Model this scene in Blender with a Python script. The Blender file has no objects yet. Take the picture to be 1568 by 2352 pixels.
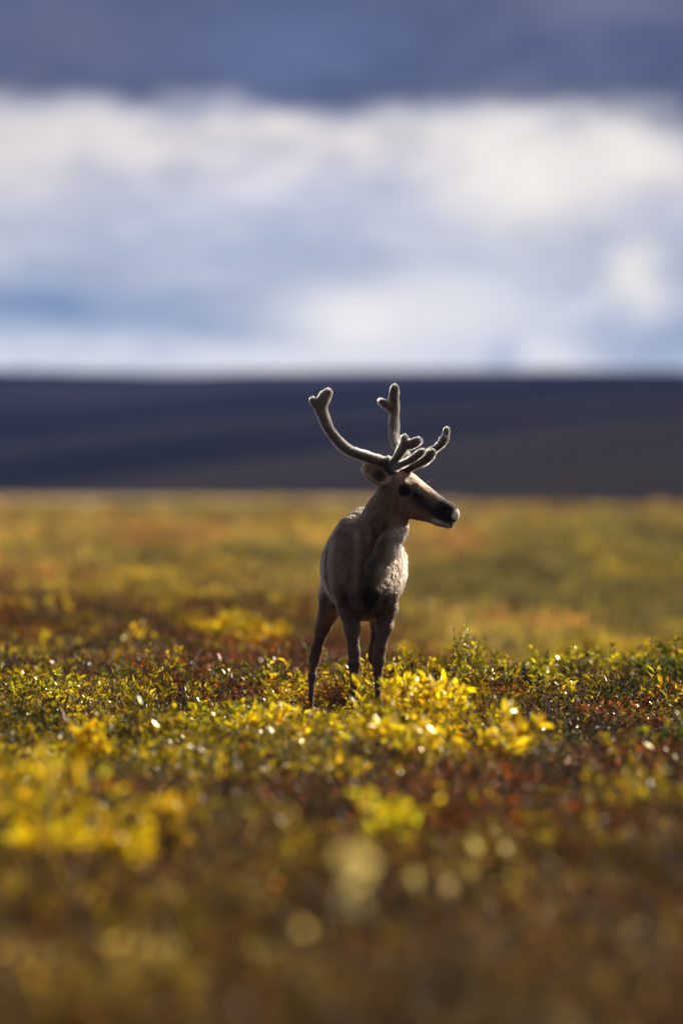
import bpy, math, random
import numpy as np
from mathutils import Vector, Matrix

random.seed(7)
rng = np.random.default_rng(7)
R = math.radians
scene = bpy.context.scene
col = scene.collection

# ------------------------------------------------------------------ camera, sky, sun, exposure
CAM_Z = 1.24            # height of the lens above the ground at the animal's feet
DIST = 56.8             # metres to the animal
PXR = 26133.0           # pixels per radian on the 1568 x 2352 study print of the photograph

cam_d = bpy.data.cameras.new('camera')
cam_d.sensor_fit = 'VERTICAL'
cam_d.sensor_height = 36.0
cam_d.sensor_width = 24.0
cam_d.lens = 400.0
cam_d.clip_start = 0.1
cam_d.clip_end = 30000.0
cam_d.dof.use_dof = True
cam_d.dof.focus_distance = DIST - 0.35
cam_d.dof.aperture_fstop = 2.9
cam_d.dof.aperture_blades = 0
cam = bpy.data.objects.new('camera', cam_d)
col.objects.link(cam)
cam.location = (0, 0, CAM_Z)
cam.rotation_euler = (math.pi / 2 - 66 / PXR, 0, 0)
scene.camera = cam

SUN_AZ = R(44)          # to the right of the viewing direction (+Y), behind the animal
SUN_EL = R(33)
sun_d = bpy.data.lights.new('sun', 'SUN')
sun_d.energy = 5.0
sun_d.angle = R(0.5)
sun_d.color = (1.0, 0.90, 0.76)
sun = bpy.data.objects.new('sun', sun_d)
col.objects.link(sun)
sdir = Vector((math.sin(SUN_AZ) * math.cos(SUN_EL), math.cos(SUN_AZ) * math.cos(SUN_EL), math.sin(SUN_EL)))
sun.rotation_euler = (-sdir).to_track_quat('-Z', 'Y').to_euler()

scene.view_settings.view_transform = 'Standard'
scene.view_settings.look = 'None'
scene.view_settings.exposure = 0.6
scene.view_settings.gamma = 1.0
scene.view_settings.use_curve_mapping = False
scene.render.engine = 'CYCLES'
scene.cycles.use_denoising = True
scene.cycles.denoiser = 'OPENIMAGEDENOISE'
scene.cycles.max_bounces = 8
scene.cycles.diffuse_bounces = 3
scene.cycles.glossy_bounces = 2
scene.cycles.transmission_bounces = 4
scene.cycles.volume_bounces = 0
scene.cycles.transparent_max_bounces = 8
scene.cycles.use_adaptive_sampling = True
scene.cycles.adaptive_threshold = 0.015


class NT:
    """small node-tree writer"""
    def __init__(self, tree):
        self.t = tree
    def n(self, kind, **kw):
        nd = self.t.nodes.new(kind)
        for k, v in kw.items():
            setattr(nd, k, v)
        return nd
    def put(self, sock, v):
        if hasattr(v, 'is_output'):
            self.t.links.new(v, sock)
        elif v is not None:
            sock.default_value = v
    def math(self, op, a, b=None, clamp=False):
        nd = self.n('ShaderNodeMath', operation=op, use_clamp=clamp)
        self.put(nd.inputs[0], a)
        if b is not None:
            self.put(nd.inputs[1], b)
        return nd.outputs[0]
    def mix(self, f, a, b, blend='MIX'):
        nd = self.n('ShaderNodeMix', data_type='RGBA', blend_type=blend)
        self.put(nd.inputs[0], f); self.put(nd.inputs[6], a); self.put(nd.inputs[7], b)
        return nd.outputs[2]
    def noise(self, vec, scale, detail=3.0, rough=0.55):
        nd = self.n('ShaderNodeTexNoise')
        self.put(nd.inputs['Vector'], vec)
        nd.inputs['Scale'].default_value = scale
        nd.inputs['Detail'].default_value = detail
        nd.inputs['Roughness'].default_value = rough
        return nd.outputs[0]
    def ramp(self, f, stops, interp='LINEAR'):
        nd = self.n('ShaderNodeValToRGB')
        el = nd.color_ramp.elements
        while len(el) < len(stops):
            el.new(0.5)
        for e, (p, c) in zip(el, stops):
            e.position = p
            e.color = (*c, 1.0) if len(c) == 3 else c
        nd.color_ramp.interpolation = interp
        self.put(nd.inputs[0], f)
        return nd.outputs[0]
    def comb(self, x, y, z):
        nd = self.n('ShaderNodeCombineXYZ')
        self.put(nd.inputs[0], x); self.put(nd.inputs[1], y); self.put(nd.inputs[2], z)
        return nd.outputs[0]
    def smooth(self, v, lo, hi):
        nd = self.n('ShaderNodeMapRange', interpolation_type='SMOOTHSTEP')
        self.put(nd.inputs[0], v)
        nd.inputs[1].default_value = lo; nd.inputs[2].default_value = hi
        return nd.outputs[0]


def lin(r, g, b):
    f = lambda c: (c / 255 / 12.92) if c / 255 <= 0.04045 else ((c / 255 + 0.055) / 1.055) ** 2.4
    return (f(r), f(g), f(b))


def build_world():
    w = bpy.data.worlds.new('World')
    scene.world = w
    w.use_nodes = True
    w.node_tree.nodes.clear()
    t = NT(w.node_tree)
    out = t.n('ShaderNodeOutputWorld')
    bg = t.n('ShaderNodeBackground')
    bg.inputs['Strength'].default_value = 0.67
    sky = t.n('ShaderNodeTexSky', sky_type='NISHITA')
    sky.sun_disc = False
    sky.sun_elevation = SUN_EL
    sky.sun_rotation = SUN_AZ
    sky.air_density = 1.0
    sky.dust_density = 1.5
    sk = t.mix(1.0, sky.outputs[0], (0.075, 0.075, 0.075, 1), 'MULTIPLY')
    tc = t.n('ShaderNodeTexCoord').outputs['Generated']
    sep = t.n('ShaderNodeSeparateXYZ'); t.put(sep.inputs[0], tc)
    x, y, z = sep.outputs
    az = t.math('ARCTAN2', x, y)                       # azimuth from the viewing direction
    el = t.math('ARCSINE', z)
    u = t.math('MULTIPLY', az, 1000.0)
    v = t.math('MULTIPLY', el, 1000.0)
    # low cloud banks near the horizon, long and flat: warp the height by noise
    q = t.comb(t.math('MULTIPLY', u, 0.030), t.math('MULTIPLY', v, 0.085), 3.1)
    n1 = t.noise(q, 1.0, 4.0, 0.55)
    q2 = t.comb(t.math('MULTIPLY', u, 0.085), t.math('MULTIPLY', v, 0.16), 9.4)
    n2 = t.noise(q2, 1.0, 3.0, 0.5)
    wv = t.math('ADD', v, t.math('MULTIPLY', t.math('SUBTRACT', n1, 0.5), 7.0))
    wv = t.math('ADD', wv, t.math('MULTIPLY', t.math('SUBTRACT', n2, 0.5), 7.0))
    wv = t.math('ADD', wv, t.math('ADD', t.math('MULTIPLY', u, 0.030), 2.3))
    f = t.math('DIVIDE', wv, 60.0, True)
    stops = [(0.00, lin(215, 222, 236)), (0.18, lin(222, 228, 240)), (0.225, lin(196, 206, 224)), (0.27, lin(158, 175, 200)),
             (0.31, lin(186, 195, 214)), (0.38, lin(188, 196, 214)), (0.44, lin(192, 197, 217)), (0.49, lin(208, 208, 220)),
             (0.545, lin(226, 222, 222)), (0.568, lin(200, 202, 216)), (0.60, lin(82, 91, 118)), (0.66, lin(78, 89, 122)),
             (0.75, lin(80, 90, 120)), (1.0, lin(92, 100, 130))]
    bank = t.ramp(f, stops)
    # soft large-scale light and dark in the banks
    n3 = t.noise(t.comb(t.math('MULTIPLY', u, 0.045), t.math('MULTIPLY', v, 0.12), 21.7), 1.0, 3.0, 0.5)
    bank = t.mix(t.smooth(n3, 0.35, 0.75), bank, t.mix(1.0, bank, (1.32, 1.28, 1.22, 1), 'MULTIPLY'))
    n6 = t.noise(t.comb(t.math('MULTIPLY', u, 0.21), t.math('MULTIPLY', v, 0.50), 33.3), 1.0, 4.0, 0.6)
    bank = t.mix(t.smooth(n6, 0.30, 0.70), t.mix(1.0, bank, (0.80, 0.83, 0.88, 1), 'MULTIPLY'), t.mix(1.0, bank, (1.20, 1.17, 1.12, 1), 'MULTIPLY'))
    # bright billows where the sun stands behind thin cloud
    def billow(cx, cy, rx, ry, colr, amt):
        nonlocal bank
        a = t.math('DIVIDE', t.math('SUBTRACT', t.math('ADD', u, t.math('MULTIPLY', t.math('SUBTRACT', n2, 0.5), 8.0)), cx), rx)
        b = t.math('DIVIDE', t.math('SUBTRACT', t.math('ADD', v, t.math('MULTIPLY', t.math('SUBTRACT', n1, 0.5), 5.0)), cy), ry)
        d = t.math('ADD', t.math('POWER', t.math('ABSOLUTE', a), 2.0), t.math('POWER', t.math('ABSOLUTE', b), 2.0))
        g = t.math('EXPONENT', t.math('MULTIPLY', d, -1.0))
        bank = t.mix(t.math('MULTIPLY', g, amt), bank, (*colr, 1))
    W = (1.0, 0.96, 0.90)
    def at(px, py):
        return ((px - 784) / PXR * 1000, (1110 - py) / PXR * 1000)
    for px, py, rx, ry, c, a in [(1190, 420, 7.5, 4.5, W, .95), (1440, 350, 4.5, 2.6, W, .75), (860, 745, 8.0, 3.4, (1.08, 1.06, 1.02), 1.0),
                                 (1480, 650, 2.6, 2.8, W, .9), (1060, 730, 7.5, 3.6, (.92, .93, .95), .85), (1250, 810, 5.5, 2.6, (.95, .95, .96), .85),
                                 (60, 380, 6, 4, (.74, .72, .73), .6), (90, 690, 11, 1.9, lin(120, 146, 186), .8), (600, 560, 16, 3.0, lin(172, 186, 212), .6),
                                 (160, 800, 8, 1.5, (.78, .8, .86), .6), (650, 840, 13, 2.0, (.98, .99, 1.0), .85), (1150, 815, 1.2, 1.6, lin(168, 184, 214), .7),
                                 (180, 90, 9, 3, lin(112, 116, 142), .5), (650, 110, 10, 4.5, lin(108, 122, 166), .6), (1400, 20, 8, 2, lin(118, 122, 150), .8)]:
        cx, cy = at(px, py)
        billow(cx, cy, rx, ry, c, a)
    bank = t.mix(1.0, bank, (1.03, 1.0, 0.94, 1), 'MULTIPLY')
    # higher up: broken cloud over blue, the same weather all round
    hz = t.math('MAXIMUM', z, 0.03)
    pl = t.comb(t.math('DIVIDE', x, t.math('ADD', hz, 0.12)), t.math('DIVIDE', y, t.math('ADD', hz, 0.12)), 0.0)
    n4 = t.noise(pl, 0.9, 6.0, 0.6)
    cov = t.smooth(n4, 0.34, 0.54)
    n5 = t.noise(pl, 2.1, 5.0, 0.6)
    cl = t.mix(n5, (0.09, 0.115, 0.20, 1), (0.42, 0.42, 0.44, 1))
    high = t.mix(cov, sk, cl)
    full = t.mix(t.smooth(v, 46.0, 130.0), bank, high)
    # below the horizon (hidden by the land)
    full = t.mix(t.smooth(v, -4.0, -1.0), (0.08, 0.07, 0.04, 1), full)
    t.put(bg.inputs['Color'], full)
    t.put(out.inputs['Surface'], bg.outputs[0])


build_world()
scene.world.cycles.sampling_method = 'MANUAL'
scene.world.cycles.sample_map_resolution = 256


# ------------------------------------------------------------------ helpers
def link(o, parent=None):
    col.objects.link(o)
    if parent is not None:
        o.parent = parent
    return o


def tag(o, label=None, cat=None, group=None, kind=None):
    if label: o['label'] = label
    if cat: o['category'] = cat
    if group: o['group'] = group
    if kind: o['kind'] = kind
    return o


def empty(name, loc):
    o = bpy.data.objects.new(name, None)
    o.empty_display_size = 0.1
    o.location = loc
    return link(o)


def new_mat(name):
    m = bpy.data.materials.new(name)
    m.use_nodes = True
    m.node_tree.nodes.clear()
    t = NT(m.node_tree)
    out = t.n('ShaderNodeOutputMaterial')
    return m, t, out


def mesh_np(name, V, quads=None, tris=None, attrs=None, mats=None, midx=None, smooth=True):
    me = bpy.data.meshes.new(name)
    V = np.asarray(V, dtype=np.float32)
    me.vertices.add(len(V))
    me.vertices.foreach_set('co', V.ravel())
    loops, starts, n = [], [], 0
    if quads is not None and len(quads):
        q = np.asarray(quads, dtype=np.int32)
        loops.append(q.ravel()); starts.append(np.arange(len(q)) * 4); n += q.size
    if tris is not None and len(tris):
        q = np.asarray(tris, dtype=np.int32)
        loops.append(q.ravel()); starts.append(n + np.arange(len(q)) * 3); n += q.size
    L = np.concatenate(loops); S = np.concatenate(starts).astype(np.int32)
    me.loops.add(len(L)); me.loops.foreach_set('vertex_index', L)
    me.polygons.add(len(S)); me.polygons.foreach_set('loop_start', S)
    if midx is not None:
        me.polygons.foreach_set('material_index', np.asarray(midx, dtype=np.int32))
    me.polygons.foreach_set('use_smooth', np.full(len(S), smooth))
    me.update(calc_edges=True)
    for nm, (ty, dat) in (attrs or {}).items():
        a = me.attributes.new(nm, ty, 'POINT')
        dat = np.asarray(dat, dtype=np.float32)
        a.data.foreach_set('color' if 'COLOR' in ty else ('vector' if 'VECTOR' in ty else 'value'), dat.ravel())
    for m in (mats or []):
        me.materials.append(m)
    return me


_lat = np.random.default_rng(3).random((64, 64)).astype(np.float64)
def vnoise(x, y, s=1.0, seed=0):
    """smooth value noise on a lattice, vectorised"""
    x = np.asarray(x) / s + seed * 17.31; y = np.asarray(y) / s + seed * 9.73
    xi = np.floor(x).astype(int); yi = np.floor(y).astype(int)
    fx = x - xi; fy = y - yi
    fx = fx * fx * (3 - 2 * fx); fy = fy * fy * (3 - 2 * fy)
    g = lambda a, b: _lat[a % 64, b % 64]
    return (g(xi, yi) * (1 - fx) + g(xi + 1, yi) * fx) * (1 - fy) + (g(xi, yi + 1) * (1 - fx) + g(xi + 1, yi + 1) * fx) * fy


def sstep(x, a, b):
    t = np.clip((np.asarray(x, dtype=np.float64) - a) / (b - a), 0, 1)
    return t * t * (3 - 2 * t)


def ground_h(x, y):
    """height of the tundra at x, y (camera at the origin, looking along +Y)"""
    x = np.asarray(x, dtype=np.float64); y = np.asarray(y, dtype=np.float64)
    near = np.exp(-((x / 40.0) ** 2))
    h = 0.05 * (vnoise(x, y, 6.0, 1) - 0.5) + 0.10 * (vnoise(x, y, 17.0, 2) - 0.5)
    h = h * sstep(np.hypot(x - 0.1, y - DIST), 1.0, 4.0)
    dip = -(0.04 + 0.50 * sstep(x + .8 * (vnoise(x, y, 2.5, 4) - .5), -.6, 1.2)) * sstep(y + 5 * (vnoise(x, x * 0, 1.1, 9) - .5), 65, 80) * (1 - sstep(y, 130, 240))
    h = h + dip * near
    h = h + 0.45 * (vnoise(x, y, 60.0, 3) - 0.5) * sstep(y, 120, 400)
    return h


# ------------------------------------------------------------------ materials for land
def mat_ground():
    m, t, out = new_mat('tundra_floor')
    geo = t.n('ShaderNodeNewGeometry').outputs['Position']
    sep = t.n('ShaderNodeSeparateXYZ'); t.put(sep.inputs[0], geo)
    near = t.noise(geo, 2.4, 5.0, 0.6)
    c_near = t.ramp(near, [(0.25, (0.022, 0.015, 0.010)), (0.5, (0.055, 0.038, 0.022)), (0.75, (0.10, 0.07, 0.035))])
    p = t.comb(t.math('MULTIPLY', sep.outputs[0], 0.16), t.math('MULTIPLY', sep.outputs[1], 0.035), 0.0)
    big = t.noise(p, 1.0, 5.0, 0.6)
    c_far = t.ramp(big, [(0.28, (0.22, 0.135, 0.05)), (0.42, (0.32, 0.20, 0.07)), (0.52, (0.42, 0.28, 0.09)),
                         (0.62, (0.48, 0.35, 0.11)), (0.75, (0.36, 0.28, 0.09))])
    f = t.smooth(sep.outputs[1], 78.0, 160.0)
    c = t.mix(f, c_near, c_far)
    bs = t.n('ShaderNodeBsdfPrincipled')
    t.put(bs.inputs['Base Color'], c)
    bs.inputs['Roughness'].default_value = 0.95
    bs.inputs['Specular IOR Level'].default_value = 0.1
    bp = t.n('ShaderNodeBump'); bp.inputs['Strength'].default_value = 0.8; bp.inputs['Distance'].default_value = 0.05
    t.put(bp.inputs['Height'], t.noise(geo, 11.0, 5.0, 0.65))
    t.put(bs.inputs['Normal'], bp.outputs[0])
    t.put(out.inputs['Surface'], bs.outputs[0])
    return m


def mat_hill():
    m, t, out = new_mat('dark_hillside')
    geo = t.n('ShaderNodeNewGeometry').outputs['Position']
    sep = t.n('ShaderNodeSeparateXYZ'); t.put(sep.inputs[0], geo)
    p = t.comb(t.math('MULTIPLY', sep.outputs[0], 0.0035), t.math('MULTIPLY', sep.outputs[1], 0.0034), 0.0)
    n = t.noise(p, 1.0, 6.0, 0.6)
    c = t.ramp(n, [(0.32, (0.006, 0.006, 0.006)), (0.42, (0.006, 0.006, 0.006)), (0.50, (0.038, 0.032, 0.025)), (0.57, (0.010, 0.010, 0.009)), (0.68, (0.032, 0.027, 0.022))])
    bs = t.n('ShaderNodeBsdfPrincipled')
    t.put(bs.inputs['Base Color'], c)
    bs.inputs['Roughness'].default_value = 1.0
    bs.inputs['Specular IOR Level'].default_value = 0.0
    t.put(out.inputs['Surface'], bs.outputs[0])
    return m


def build_land():
    # ground: one sheet, fine near the lens axis, coarse out to the horizon
    a = np.concatenate([np.linspace(0, 8, 33), np.geomspace(9, 4200, 34)])
    xs = np.concatenate([-a[:0:-1], a])
    ys = np.concatenate([-np.geomspace(600, 5, 10), np.linspace(0, 140, 181), np.geomspace(143, 4600, 60)])
    X, Y = np.meshgrid(xs, ys, indexing='ij')
    Z = ground_h(X, Y)
    nx, ny = X.shape
    V = np.stack([X, Y, Z], -1).reshape(-1, 3)
    i = np.arange((nx - 1) * (ny - 1)); ii = i // (ny - 1); jj = i % (ny - 1)
    k = ii * ny + jj
    Q = np.stack([k, k + ny, k + ny + 1, k + 1], 1)
    g = bpy.data.objects.new('ground', mesh_np('ground', V, Q, mats=[mat_ground()]))
    link(g); tag(g, 'wide open tundra plain under autumn heath', kind='structure')
    # hill: a long low dark ridge closing the plain
    xs = np.concatenate([-np.geomspace(4000, 210, 60), np.linspace(-200, 200, 81), np.geomspace(210, 4000, 60)])
    s = np.linspace(0, 1, 40)
    X, S = np.meshgrid(xs, s, indexing='ij')
    Y = 740 + (2900 + 8 * np.clip(X, -40, 40)) * S - 8 * np.clip(X, -40, 40) + 60 * (vnoise(X, S * 0, 700, 5) - 0.5)
    top = 30.3 - 0.016 * np.clip(X, -500, 500) + 1.6 * (vnoise(X, X * 0, 40, 6) - 0.5) + 1.5 * (vnoise(X, X * 0, 420, 7) - 0.5)
    top = top - 16 * sstep(np.abs(X), 1200, 3900)
    prof = np.sin(np.clip(S / 0.93, 0, 1) * math.pi / 2) ** 1.15
    Z = -0.6 + top * prof - 3.0 * sstep(S, .93, 1.0) + 3.5 * prof * (1 - S) * (vnoise(X, Y, 170, 8) - 0.5) * 2
    nx, ny = X.shape
    V = np.stack([X, Y, Z], -1).reshape(-1, 3)
    i = np.arange((nx - 1) * (ny - 1)); ii = i // (ny - 1); jj = i % (ny - 1)
    k = ii * ny + jj
    Q = np.stack([k, k + ny, k + ny + 1, k + 1], 1)
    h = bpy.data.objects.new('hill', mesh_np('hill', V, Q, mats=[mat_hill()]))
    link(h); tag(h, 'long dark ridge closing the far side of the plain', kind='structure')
    # thin blue air between here and the ridge
    lo, hi = (-4300, -700, -2.6), (4300, 4900, 62)
    V = [(x, y, z) for x in (lo[0], hi[0]) for y in (lo[1], hi[1]) for z in (lo[2], hi[2])]
    Q = [(0, 1, 3, 2), (4, 6, 7, 5), (0, 4, 5, 1), (2, 3, 7, 6), (0, 2, 6, 4), (1, 5, 7, 3)]
    m, t, out = new_mat('thin_air')
    pv = t.n('ShaderNodeVolumePrincipled')
    pv.inputs['Color'].default_value = (0.15, 0.30, 1.0, 1)
    pv.inputs['Density'].default_value = 6.2e-5
    pv.inputs['Anisotropy'].default_value = 0.0
    t.put(out.inputs['Volume'], pv.outputs[0])
    hz = bpy.data.objects.new('haze', mesh_np('haze', V, Q, mats=[m], smooth=False))
    link(hz); tag(hz, 'thin blue air over the plain', kind='stuff')


build_land()


# ------------------------------------------------------------------ plant materials
def mat_leaf(name, src):
    """backlit leaf: src 'inst' takes the tint of a ground-cover clump, 'obj' a plant's own"""
    m, t, out = new_mat(name)
    lv = t.n('ShaderNodeAttribute', attribute_name='leafcol')
    c = lv.outputs['Color']
    if src == 'inst':
        ti = t.n('ShaderNodeAttribute', attribute_name='tint', attribute_type='INSTANCER')
        c = t.mix(1.0, c, ti.outputs['Color'], 'MULTIPLY')
    else:
        oi = t.n('ShaderNodeObjectInfo')
        c = t.mix(1.0, c, oi.outputs['Color'], 'MULTIPLY')
        hs = t.n('ShaderNodeHueSaturation')
        t.put(hs.inputs['Hue'], t.math('ADD', 0.485, t.math('MULTIPLY', oi.outputs['Random'], 0.03)))
        t.put(hs.inputs['Value'], t.math('ADD', 0.75, t.math('MULTIPLY', oi.outputs['Random'], 0.5)))
        t.put(hs.inputs['Color'], c)
        c = hs.outputs[0]
    df = t.n('ShaderNodeBsdfDiffuse'); t.put(df.inputs['Color'], c)
    tr = t.n('ShaderNodeBsdfTranslucent'); t.put(tr.inputs['Color'], t.mix(1.0, c, (1.35, 1.25, 0.6, 1), 'MULTIPLY'))
    mx = t.n('ShaderNodeMixShader'); mx.inputs[0].default_value = 0.62
    t.put(mx.inputs[1], df.outputs[0]); t.put(mx.inputs[2], tr.outputs[0])
    gl = t.n('ShaderNodeBsdfGlossy'); gl.inputs['Roughness'].default_value = 0.40
    t.put(gl.inputs['Color'], t.mix(0.72, t.mix(1.0, c, (2.2, 2.2, 2.6, 1), 'MULTIPLY'), (1, .95, .84, 1)))
    fr = t.n('ShaderNodeFresnel'); fr.inputs['IOR'].default_value = 1.42
    m2 = t.n('ShaderNodeMixShader')
    gs = 0.34
    if src == 'inst':
        gs = t.math('MULTIPLY', t.n('ShaderNodeAttribute', attribute_name='gloss', attribute_type='INSTANCER').outputs['Fac'], 0.34)
    t.put(m2.inputs[0], t.math('MULTIPLY', fr.outputs[0], gs)); t.put(m2.inputs[1], mx.outputs[0]); t.put(m2.inputs[2], gl.outputs[0])
    t.put(out.inputs['Surface'], m2.outputs[0])
    return m


def mat_simple(name, colr, rough=0.8, spec=0.3, nscale=40.0, amt=0.4):
    m, t, out = new_mat(name)
    tc = t.n('ShaderNodeTexCoord').outputs['Object']
    n = t.noise(tc, nscale, 4.0, 0.6)
    c = t.mix(n, (*[v * (1 - amt) for v in colr], 1), (*[min(1, v * (1 + amt)) for v in colr], 1))
    bs = t.n('ShaderNodeBsdfPrincipled')
    t.put(bs.inputs['Base Color'], c)
    bs.inputs['Roughness'].default_value = rough
    bs.inputs['Specular IOR Level'].default_value = spec
    t.put(out.inputs['Surface'], bs.outputs[0])
    return m


M_COVER = mat_leaf('cover_leaf', 'inst')
M_LEAF = mat_leaf('shrub_leaf', 'obj')
M_STEM = mat_simple('woody_stem', (0.075, 0.052, 0.040))
M_TWIG = mat_simple('grey_twig', (0.17, 0.14, 0.125))


def leaf_geo(n, P, D, N, L, W, fold=0.25, fine=False):
    """n leaves at P pointing along D with face normal N, length L, width W -> verts, tris"""
    D = D / np.linalg.norm(D, axis=1, keepdims=True)
    S = np.cross(D, N); S /= np.linalg.norm(S, axis=1, keepdims=True) + 1e-9
    N = np.cross(S, D)
    L = L[:, None]; W = W[:, None]
    if not fine:
        v = np.stack([P, P + D * L * .48 + S * W * .5 + N * W * fold, P + D * L - N * L * .06, P + D * L * .48 - S * W * .5 + N * W * fold], 1)
        k = np.arange(n)[:, None] * 4
        tri = np.concatenate([k + np.array([[0, 1, 2]]), k + np.array([[0, 2, 3]])], 0)
        return v.reshape(-1, 3), tri, 4
    pts = [P, P + D * L * .34, P + D * L * .68 - N * L * .03, P + D * L - N * L * .12,
           P + D * L * .30 + S * W * .44 + N * W * fold, P + D * L * .66 + S * W * .42 + N * W * fold * .8 - N * L * .03,
           P + D * L * .30 - S * W * .44 + N * W * fold, P + D * L * .66 - S * W * .42 + N * W * fold * .8 - N * L * .03]
    v = np.stack(pts, 1)
    k = np.arange(n)[:, None] * 8
    f = [[0, 1, 4], [1, 5, 4], [1, 2, 5], [2, 3, 5], [0, 6, 1], [1, 6, 7], [1, 7, 2], [2, 7, 3]]
    tri = np.concatenate([k + np.array([a]) for a in f], 0)
    return v.reshape(-1, 3), tri, 8


def tube_geo(pts, rad, sides=4):
    """a thin tapered tube through pts"""
    pts = np.asarray(pts, dtype=float); n = len(pts)
    V, Q = [], []
    for i in range(n):
        d = pts[min(i + 1, n - 1)] - pts[max(i - 1, 0)]
        d = d / (np.linalg.norm(d) + 1e-9)
        a = np.cross(d, [0.31, 0.95, 0.05]); a /= np.linalg.norm(a) + 1e-9
        b = np.cross(d, a)
        for k in range(sides):
            w = 2 * math.pi * k / sides
            V.append(pts[i] + rad[i] * (math.cos(w) * a + math.sin(w) * b))
    for i in range(n - 1):
        for k in range(sides):
            k2 = (k + 1) % sides
            Q.append((i * sides + k, i * sides + k2, (i + 1) * sides + k2, (i + 1) * sides + k))
    return np.array(V), np.array(Q)


def rand_unit(r, n):
    v = r.normal(size=(n, 3))
    return v / np.linalg.norm(v, axis=1, keepdims=True)


def make_clump(name, r, n_stems, height, spread, leaves, leaf_len, leaf_w, leaf_cols, upright=0.6, fine=False, droop=0.1):
    """a clump of ground cover: stems plus leaves, one mesh"""
    V, Q, T = [], [], []
    stem_v = 0
    LP, LD = [], []
    for s in range(n_stems):
        a = r.uniform(0, 2 * math.pi); q = spread * math.sqrt(r.uniform(0.0, 1))
        h = height * r.uniform(.55, 1.0)
        p0 = np.array([q * .45 * math.cos(a), q * .45 * math.sin(a), -0.02])
        p2 = np.array([q * math.cos(a), q * math.sin(a), h]) + r.normal(size=3) * .015
        p1 = (p0 + p2) / 2 + r.normal(size=3) * .02
        v, f = tube_geo([p0, p1, p2], [.0032, .0024, .0012], 3)
        Q.append(f + stem_v); V.append(v); stem_v += len(v)
        k = int(leaves / n_stems)
        t = r.uniform(.25, 1.0, k) ** .8
        for tt in t:
            p = p0 * (1 - tt) ** 2 + 2 * p1 * tt * (1 - tt) + p2 * tt * tt
            LP.append(p); b = r.uniform(0, 2 * math.pi)
            up = r.normal(upright, .45)
            LD.append([math.cos(b), math.sin(b), up])
    SV = np.concatenate(V); SQ = np.concatenate(Q)
    LP = np.array(LP); LD = np.array(LD); n = len(LP)
    N = rand_unit(r, n); N[:, 2] = np.abs(N[:, 2]) + .35
    L = leaf_len * r.uniform(.6, 1.25, n); W = leaf_w * r.uniform(.7, 1.2, n)
    lv, lt, per = leaf_geo(n, LP, LD, N, L, W, fine=fine)
    ci = r.integers(0, len(leaf_cols), n)
    lc = np.array(leaf_cols)[ci] * r.choice([.35, .6, .9, 1.15, 1.4], (n, 1))  # random leaf tones, the dark ones standing in for shadow between leaves
    lc = np.repeat(lc, per, 0)
    allV = np.concatenate([SV, lv])
    colr = np.concatenate([np.tile([[.07, .05, .04]], (len(SV), 1)), lc])
    colr = np.concatenate([colr, np.ones((len(colr), 1))], 1)
    return allV, SQ, lt + len(SV), colr, n


COVER = {}
def cover_kind(kind, nvar, **kw):
    c = bpy.data.collections.new('source_' + kind)
    for i in range(nvar):
        r = np.random.default_rng(sum(map(ord, kind)) * 31 + i)
        V, Q, T, C, n = make_clump(kind, r, **kw)
        me = mesh_np(kind, V, Q, T, {'leafcol': ('FLOAT_COLOR', C)}, [M_STEM, M_COVER],
                     np.concatenate([np.zeros(len(Q)), np.ones(len(T))]), smooth=False)
        o = bpy.data.objects.new('source_' + kind, me)
        c.objects.link(o)
    COVER[kind] = c


cover_kind('birch', 6, n_stems=9, height=.20, spread=.16, leaves=105, leaf_len=.029, leaf_w=.020,
           leaf_cols=[(1, 1, 1), (1.1, .9, .8), (.8, 1.05, .9), (.6, .75, .7)], upright=.5)
cover_kind('willow', 6, n_stems=7, height=.26, spread=.14, leaves=80, leaf_len=.042, leaf_w=.017,
           leaf_cols=[(1, 1, 1), (1.1, .95, .7), (.85, 1.0, .8), (.7, .8, .9)], upright=.9)
cover_kind('berry', 6, n_stems=12, height=.17, spread=.17, leaves=130, leaf_len=.020, leaf_w=.013,
           leaf_cols=[(1, 1, 1), (1.2, .8, .8), (.8, .6, .6), (.7, 1.1, 1.0)], upright=.6)
cover_kind('twig', 5, n_stems=20, height=.20, spread=.15, leaves=46, leaf_len=.055, leaf_w=.005,
           leaf_cols=[(1, 1, 1), (.8, .75, .7), (1.2, 1.15, 1.1)], upright=1.4)


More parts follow.
